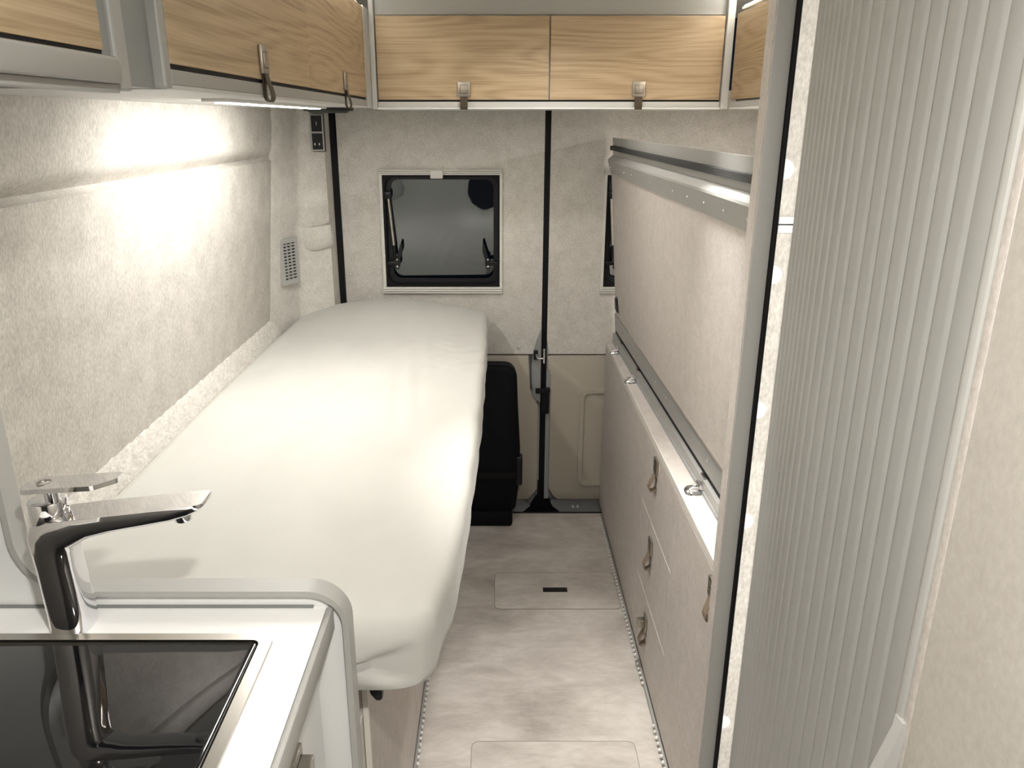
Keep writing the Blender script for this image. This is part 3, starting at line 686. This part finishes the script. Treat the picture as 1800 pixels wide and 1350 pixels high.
s = MB(); s.box(-.768, HX0, -.6, .877, .873, .900); s.box(HX1, -.2235, -.6, .877, .873, .900); s.box(HX0, HX1, HY1, .877, .873, .900); s.box(HX0, HX1, -.6, HY0, .873, .900)
s.build('slab', 'white', wt)
MB().box(-.2230, -.2145, -.6, .877, .866, .9008, .003).build('edge_profile', 'grey', wt, True)
MB().box(-.765, -.240, .873, .8780, .9, .9028, .0008).build('back_seal', 'grey_dark', wt)
sk = thing('sink_hob', 'black glass sink and hob unit in a steel rim', 'sink', (-.52, .6, .88))
s = MB(); ring_prism(s, rrect(HX0-.004, HX1+.002, HY0-.004, HY1+.004, .014, 6), rrect(HX0+.012, HX1-.0125, HY0+.010, HY1-.0085, .010, 6), 'z', .896, .9042)
s.build('steel_rim', 'steel', sk, True, 30)
MB().prism(rrect(HX0+.0135, HX1-.0145, HY0+.0115, HY1-.0100, .009, 6), 'z', .893, .9022, .001).build('glass_lid', 'glassblack', sk, True, 30)
MB().box(HX0+.004, HX1-.004, HY0+.004, HY1-.004, .876, .893).build('bowl_body', 'black', sk)

# ---- tap: side profile lofted with a rounded section
ft = thing('kitchen_tap', 'chrome single-lever mixer tap on the worktop', 'tap', (-.53, .838, .90))
YT = .838
def sect(cx_, cz_, dx, dz, hw, hh, n=32, e=.7, flat=1):
    """rounded ring in the plane spanned by (dx,dz) and y"""
    out = []
    for k in range(n):
        a = 2*math.pi*k/n; ca, sa = math.cos(a), math.sin(a)
        p = max(math.copysign(abs(ca)**e, ca), -flat)*hh; q = math.copysign(abs(sa)**e, sa)*hw
        out.append((cx_+dx*p, YT+q, cz_+dz*p))
    return out
s = MB(); rings = []
rings += [sect(-.531, z, 1, 0, hw, hh) for z, hw, hh in ((.900, .0265, .0235), (.902, .0268, .0238), (.930, .0265, .0245))]
rings += [sect(x, z, 1, 0, hw, hh) for x, z, hw, hh in ((-.5325, .960, .0258, .0245), (-.534, .990, .025, .0240))]
rings += [sect(x, z, math.cos(t), -math.sin(t), hw, hh, flat=fl_, e=.7 if fl_ > .8 else .55) for x, z, t, hw, hh, fl_ in (
    (-.5350, 1.012, .06, .0250, .0250, 1), (-.5340, 1.026, .25, .0250, .0280, .95), (-.529, 1.036, .55, .0250, .0300, .78), (-.512, 1.0450, .98, .0248, .0260, .52),
    (-.490, 1.0530, 1.28, .0244, .0225, .32), (-.46, 1.0578, 1.42, .0240, .0195, .30), (-.42, 1.0630, 1.44, .0236, .0168, .30), (-.385, 1.0682, 1.44, .0232, .0148, .30), (-.364, 1.0717, 1.44, .0226, .0112, .30), (-.351, 1.0748, 1.44, .0205, .0076, .30), (-.345, 1.0764, 1.44, .0160, .0042, .3))]
s.loft(rings); s.build('body_and_spout', 'chrome', ft, True, 60)
MB().cyl((-.377, YT, 1.060), (-.376, YT, 1.0475), .0105, .0100, 20, .001).build('aerator', 'chrome', ft, True)
hd = MB().cyl((-.5345, YT, 1.046), (-.5345, YT, 1.076), .0225, .0215, 28, .0015).build('cartridge_cap', 'chrome', ft, True)
MB().cyl((-.524, YT-.006, 1.072), (-.524, YT-.006, 1.090), .0085, .0085, 16).build('lever_neck', 'chrome', hd, True)
lv = fillet([(-.556, YT-.017), (-.468, YT-.021), (-.446, YT-.004), (-.446, YT+.016), (-.540, YT+.018), (-.558, YT+.006)], [.006, .008, .006, .006, .008, .008], 4)
s = MB(); t = bmesh.new()
A = [t.verts.new((p[0], p[1], 1.0885+(p[0]+.556)*.085)) for p in lv]; B = [t.verts.new((p[0], p[1], 1.0945+(p[0]+.556)*.085)) for p in lv]
t.faces.new(A[::-1]); t.faces.new(B)
for i in range(len(lv)): t.faces.new((A[i], A[(i+1) % len(lv)], B[(i+1) % len(lv)], B[i]))
s.join(t); lo = s.build('lever', 'chrome', ft, True, 30)
s = MB(); ring_prism(s, [( -.534+.0085*math.cos(a), YT+.0085*math.sin(a)) for a in [i*math.pi/12 for i in range(24)]], [(-.534+.0070*math.cos(a), YT+.0070*math.sin(a)) for a in [i*math.pi/12 for i in range(24)]], 'z', 1.0955, 1.0975)
s.build('indicator_ring', 'steel', lo)

# ------------------------------------------------------------------ small things
# power panel on the corner pillar
def on_pillar(dx, z): return -.645+(z-.82)*.03+dx
pp = thing('socket_panel', 'grey-framed black double switch and socket panel on the rear pillar', 'socket', (-.612, 2.79, 1.40))
MB().box(-.640, -.588, 2.784, 2.80, 1.400, 1.522, .001).build('side_plate', 'blackp', pp)
s = MB(); s.box(-.634, -.589, 2.776, 2.786, 1.402, 1.521, .0015); s.build('frame', 'alu', pp)
sw = MB().box(-.628, -.593, 2.772, 2.778, 1.465, 1.516, .001).build('rocker_switch', 'blackp', pp); MB().box(-.6112, -.6098, 2.7715, 2.7722, 1.485, 1.497).build('mark', 'offwhite', sw)
so = MB().box(-.628, -.593, 2.772, 2.778, 1.407, 1.459, .001).build('usb_socket', 'blackp', pp)
for x in (-.6195, -.6045): MB().box(x-.0015, x+.0015, 2.7714, 2.7722, 1.421, 1.428).build('contact', 'offwhite', so)
# pocket moulded on the pillar
pk = thing('pillar_pocket', 'shallow felt pocket on the rear corner pillar', 'pocket', (-.635, 2.79, 1.07))
s = MB(); zt, zb = 1.157, 1.066
s.loft([[(-.686, 2.767, zb+.006), (-.640, 2.772, zb), (-.592, 2.800, zb+.012), (-.592, 2.83, zb+.012), (-.686, 2.80, zb+.006)],
        [(-.688, 2.764, zb+.02), (-.640, 2.758, zb+.016), (-.588, 2.788, zb+.022), (-.588, 2.83, zb+.02), (-.688, 2.80, zb+.02)],
        [(-.688, 2.762, zt-.006), (-.640, 2.752, zt-.008), (-.588, 2.782, zt-.002), (-.588, 2.83, zt), (-.688, 2.80, zt-.006)]])
s.build('pocket_front', 'felt_rear', pk, True, 50)
MB().box(-.640, -.596, 2.800, 2.82, 1.157, 1.163).build('pocket_rim', 'felt_rear', pk)
# vent grille
vg = thing('vent_grille', 'small grey vent grille on the rear corner pillar', 'vent', (-.72, 2.67, .965))
pa0, pa1 = Vector((-.7385, 2.632)), Vector((-.7000, 2.712))
d = (pa1-pa0).normalized(); nr = Vector((d.y, -d.x))
if nr.x < 0: nr = -nr
def vbox(u0, u1, h0, h1, z0, z1):
    L_ = (pa1-pa0).length
    pts = [pa0+d*(u0*L_)+nr*h0, pa0+d*(u1*L_)+nr*h0, pa0+d*(u1*L_)+nr*h1, pa0+d*(u0*L_)+nr*h1]
    return [(p.x, p.y) for p in pts], z0, z1
def vb(s, *a): p, z0, z1 = vbox(*a); s.prism(p, 'z', z0, z1); return s
vb(MB(), .05, .95, .002, .008, .985, 1.108).build('backing', 'dark', vg)
s = MB()
for a in ((0, .16, .002, .013, .968, 1.124), (.84, 1, .002, .013, .968, 1.124), (.16, .84, .002, .013, .968, .985), (.16, .84, .002, .013, 1.108, 1.124), (.36, .40, .004, .012, .985, 1.108), (.60, .64, .004, .012, .985, 1.108)): vb(s, *a)
s.build('frame', 'grey', vg)
for i in range(11): vb(MB(), .16, .84, .006, .012, .9905+i*.0108, .9955+i*.0108).build('slat', 'grey', vg)
# round black units under the overhead corners
for label, x in (('flat black round speaker under the left rear corner of the overhead cabinets', -.482), ('flat black round speaker under the right rear corner of the overhead cabinets', .815)):
    t = thing('round_speaker', label, 'speaker', (x, 2.36, 1.52), 'round speakers')
    z = 1.5345 if x < 0 else 1.5325
    MB().cyl((x, 2.36, z), (x, 2.36, z-.009), .072, .070, 40, .002).build('rim', 'blackp', t, True)
    MB().cyl((x, 2.36, z-.009), (x, 2.36, z-.014), .060, .052, 36, .002).build('grille', 'foam', t, True)
# black bag leaning against the rear door
bg = thing('black_bag', 'tall flat black nylon bag standing against the left rear door', 'bag', (-.2, 2.78, 0))
pts = fillet([(-.50, .06), (.062, .055), (.074, .15), (.080, .32), (.070, .50), (.064, .650), (-.50, .655)], [.03, .03, .05, .08, .08, .045, .03], 6)
s = MB(); cxm = sum(p[0] for p in pts)/len(pts); czm = sum(p[1] for p in pts)/len(pts)
def shr(k): return [(cxm+(p[0]-cxm)*(1-k*.055), czm+(p[1]-czm)*(1-k*.05)) for p in pts]
s.loft([[(p[0], y, p[1]) for p in shr(k)] for y, k in ((2.735, 1.0), (2.741, .45), (2.75, .1), (2.765, 0), (2.80, 0), (2.815, .3))])
body = s.build('bag_body', 'bag', bg, True, 60)
s = MB(); s.tube([(p[0]*.985, 2.752, p[1]) for p in pts+pts[:1]], .0045, 6); s.build('piping', 'black', body, True)
MB().box(-.50, .070, 2.730, 2.742, .20, .225, .002).build('carry_strap', 'black', bg)
MB().box(.066, .092, 2.735, 2.775, .17, .290, .006).build('side_buckle', 'blackp', bg)
MB().box(-.50, .055, 2.722, 2.826, .0, .062, .012).build('bag_foot', 'bag', bg, True)
